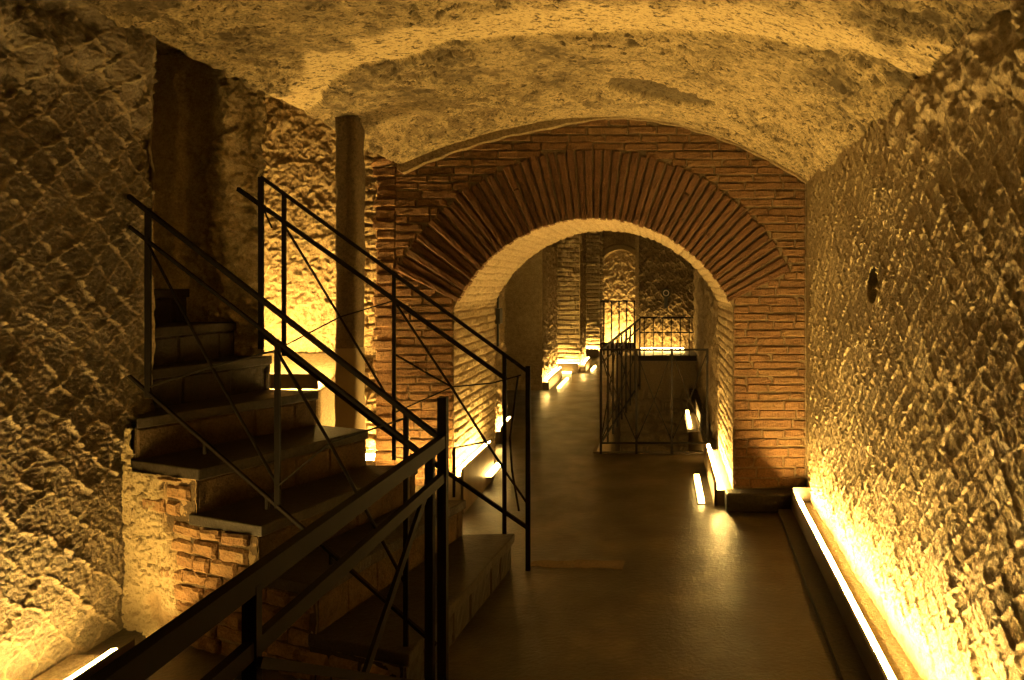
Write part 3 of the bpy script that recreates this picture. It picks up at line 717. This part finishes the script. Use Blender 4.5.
# railing along the near side of the stair
Q0, Q1 = Vector((-.833, 2.65)), Vector((-2.355, 3.22))
def n1(px, py):
    r = (px - CX) / F; d = Q1 - Q0
    k = (r * Q0.y - Q0.x) / (d.x - r * d.y); Y = Q0.y + k * d.y
    return at(px, py, Y)
R1 = empty('stair_railing', 'dark steel railing on the near side of the stair, over its brick flank', 'railing')
part('top_rail', R1, [(n1(120, 189.5), n1(441, 439))], .018, .018)
part('middle_rail', R1, [(n1(120, 219.5), n1(441, 468))], .013, .013)
part('bottom_rail', R1, [(n1(126, 373), n1(436, 645))], .012, .013)
part('post', R1, [(n1(148, 208), n1(148, 398))], .026, .012)
part('post', R1, [(n1(277.5, 341), n1(277.5, 508))], .022, .012)
part('post', R1, [(n1(406, 412), n1(406, 652))], .018, .012)
rods('brace', R1, [n1(148, 244), n1(212, 367), n1(278, 486)], .0065)
rods('brace', R1, [n1(149, 387), n1(212, 367), n1(277, 350)], .004)
rods('brace', R1, [n1(277, 351), n1(330, 443), n1(406, 585)], .0065)
rods('brace', R1, [n1(278, 486), n1(330, 443), n1(406, 418)], .004)
for px, py in ((126, 373), (205, 442), (267, 497), (331, 552)):
    part('foot', R1, [(n1(px, py), n1(px, py + (24 if px < 130 else 12)))], .012, .012)
# handrail along the walkway in the foreground
R0 = empty('walkway_handrail', 'heavy dark steel handrail in the foreground, running from the stair foot', 'railing')
hx = -.822
part('top_rail', R0, [((hx, .55, .998), (hx, 2.66, .998))], .028, .046)
part('middle_rail', R0, [((hx, .55, .862), (hx, 2.66, .862))], .022, .036)
part('post', R0, [((hx, 2.65, 0), (hx, 2.65, 1.165))], .034, .03)
part('post', R0, [((-.868, 2.64, 0), (-.868, 2.64, .95))], .03, .03)
part('post', R0, [((hx, 1.41, 0), (hx, 1.41, .99))], .03, .02)
part('brace', R0, [((hx - .02, 2.50, .83), (hx - .02, 1.42, .08))], .012, .03)
part('brace', R0, [((hx + .02, 1.40, .84), (hx + .02, 2.62, .08))], .012, .02)
part('bottom_rail', R0, [((hx, .55, .10), (hx, 2.64, .10))], .02, .03)
# railing along the far side of the stair
YF = 3.88
f_ = lambda px, py, Y=YF: at(px, py, Y)
R2 = empty('stair_railing', 'dark steel railing on the far side of the stair, in front of the arch', 'railing')
part('top_rail', R2, [(f_(261, 177), f_(529, 372.5))], .016, .018)
part('middle_rail', R2, [(f_(238, 189, 3.97), f_(262, 206)), (f_(262, 206), f_(506, 379))], .016, .022)
part('bottom_rail', R2, [(f_(263, 335), f_(380, 426)), (f_(380, 426), f_(528, 528))], .016, .02)
part('post', R2, [(f_(261, 177), f_(261, 349))], .028, .012)
part('post', R2, [(f_(284, 193), f_(284, 356))], .022, .012)
part('post', R2, [(f_(394, 274), f_(394, 460))], .018, .012)
part('post', R2, [(f_(504.5, 354), f_(504.5, 534))], .022, .012)
b5 = f_(528, 563); b5.z = 0
part('post', R2, [(f_(528, 366), b5)], .026, .014)
rods('brace', R2, [f_(286, 228), f_(340, 317), f_(388, 398)], .0065)
rods('brace', R2, [f_(286, 345), f_(340, 317), f_(393, 301)], .004)
rods('brace', R2, [f_(396, 304), f_(452, 388), f_(503, 468), f_(527, 503)], .0065)
rods('brace', R2, [f_(396, 355), f_(430, 375), f_(452, 387), f_(486, 443), f_(503, 466)], .0055)
rods('brace', R2, [f_(396, 412), f_(452, 387), f_(493, 383), f_(521, 375)], .004)
rods('brace', R2, [f_(518, 376), f_(510, 438), f_(512, 470), f_(519, 511)], .006)
rods('brace', R2, [f_(454, 448), f_(484, 442), f_(492, 440)], .005)
rods('brace', R2, [f_(263, 208), f_(272, 228)], .005)
part('foot', R2, [(f_(277, 351, 3.84), f_(277, 398, 3.84))], .022, .012)
part('foot', R2, [(f_(454, 448), f_(454, 497))], .014, .012)
part('brace', R2, [(f_(277, 351, 3.84), f_(302, 393, 3.84))], .012, .012)

# railing around the pit
R3 = empty('pit_railing', 'thin steel railing with crossed rods around the pit beyond the arch', 'railing')
yf, yb = 6.52, 10.4; XF0, XF1, XB = -.55, .44, -.30
lf = lambda k: (XF0 + (XB - XF0) * k, yf + (yb - yf) * k)
part('top_rail', R3, [((XF0, yf, .97), (XF1, yf, .97))], .018, .018)
part('top_rail', R3, [((XF0, yf, .97), (XB, yb, 1.05))], .02, .02)
part('top_rail', R3, [((XB, yb, 1.07), (.5, yb, 1.07))], .02, .02)
part('bottom_rail', R3, [((XF0, yf, .10), (XF1, yf, .10))], .016, .016)
part('bottom_rail', R3, [((XF0, yf, .10), (XB, yb, .10))], .016, .016)
part('middle_rail', R3, [((XF0, yf, .84), (XB, yb, .92))], .014, .014)
part('middle_rail', R3, [((XB, yb, .85), (.5, yb, .85))], .016, .016)
for x in (XF0, -.22, .11, XF1): part('post', R3, [((x, yf, 0), (x, yf, .98))], .022, .022)
for k in (.12, .22, .31, .42, .53, .66, .82, 1.0):
    x, y = lf(k); part('baluster', R3, [((x, y, .0), (x, y, .98 + .07 * k))], .02, .02)
for k in range(6):
    x = XB + (.5 - XB) * (k + .5) / 6; part('baluster', R3, [((x, yb, .5), (x, yb, 1.06))], .014, .014)
for xa, xb in ((XF0, -.22), (-.22, .11), (.11, XF1)):
    rods('brace', R3, [(xa, yf, .12), ((xa + xb) / 2, yf, .5), (xb, yf, .95)], .005)
    rods('brace', R3, [(xa, yf, .95), ((xa + xb) / 2, yf, .5), (xb, yf, .12)], .005)
for ka, kb in ((0, .31), (.31, .66)):
    a_, b_ = lf(ka), lf(kb)
    rods('brace', R3, [(a_[0], a_[1], .12), (b_[0], b_[1], .95)], .006); rods('brace', R3, [(a_[0], a_[1], .95), (b_[0], b_[1], .12)], .006)
# railing in front of the niche
R4 = empty('niche_railing', 'upright bar railing standing before the arched niche at the far end', 'railing')
part('top_rail', R4, [((-1.40, 15.4, 1.18), (-.40, 15.4, 1.18))], .03, .03)
part('bottom_rail', R4, [((-1.40, 15.4, .25), (-.40, 15.4, .25))], .03, .03)
for k in range(7): part('baluster', R4, [((-1.40 + k * .1666, 15.4, 0), (-1.40 + k * .1666, 15.4, 1.18))], .03, .03)

# ------------------------------------------------------------------ small things
t = empty('wall_speaker', 'small black speaker box fixed on the pier behind the left arch jamb', 'speaker')
mb = MB(); q = at(497, 316, 6.85); mb.box((q.x - .045, 6.78, q.z - .075), (q.x + .045, 6.9, q.z + .075)); mb.build('cabinet', M_BLACK, t, bevel=.008)
mb = MB(); mb.bar((q.x, 6.89, q.z - .3), (q.x, 6.89, q.z + .3), .02, .02); mb.build('conduit', M_BLACK, t)
t = empty('wall_pipe', 'small round black pipe hole on the dark recess wall above the bright ledge', 'pipe')  # stands for a round pipe hole, not a light source
q = at(666, 293, 11.3)
def disc(mb, c, r0, r1, y, n=20):
    vs = [(c.x + r * math.cos(2 * math.pi * k / n), y, c.z + r * math.sin(2 * math.pi * k / n)) for r in (r0, r1) for k in range(n)]
    mb.add(vs, [(k, (k + 1) % n, n + (k + 1) % n, n + k) for k in range(n)])
mb = MB(); mb.tube([(q.x, 11.42, q.z), (q.x, 11.2, q.z)], .075, 20); mb.box((q.x - .03, 11.3, q.z - .25), (q.x + .03, 11.42, q.z - .05)); mb.build('body', M_BLACK, t)
mb = MB(); disc(mb, q, .035, .05, 11.195); mb.build('bezel', plain('steel_rim', (.5, .45, .38), .35, .8), t)
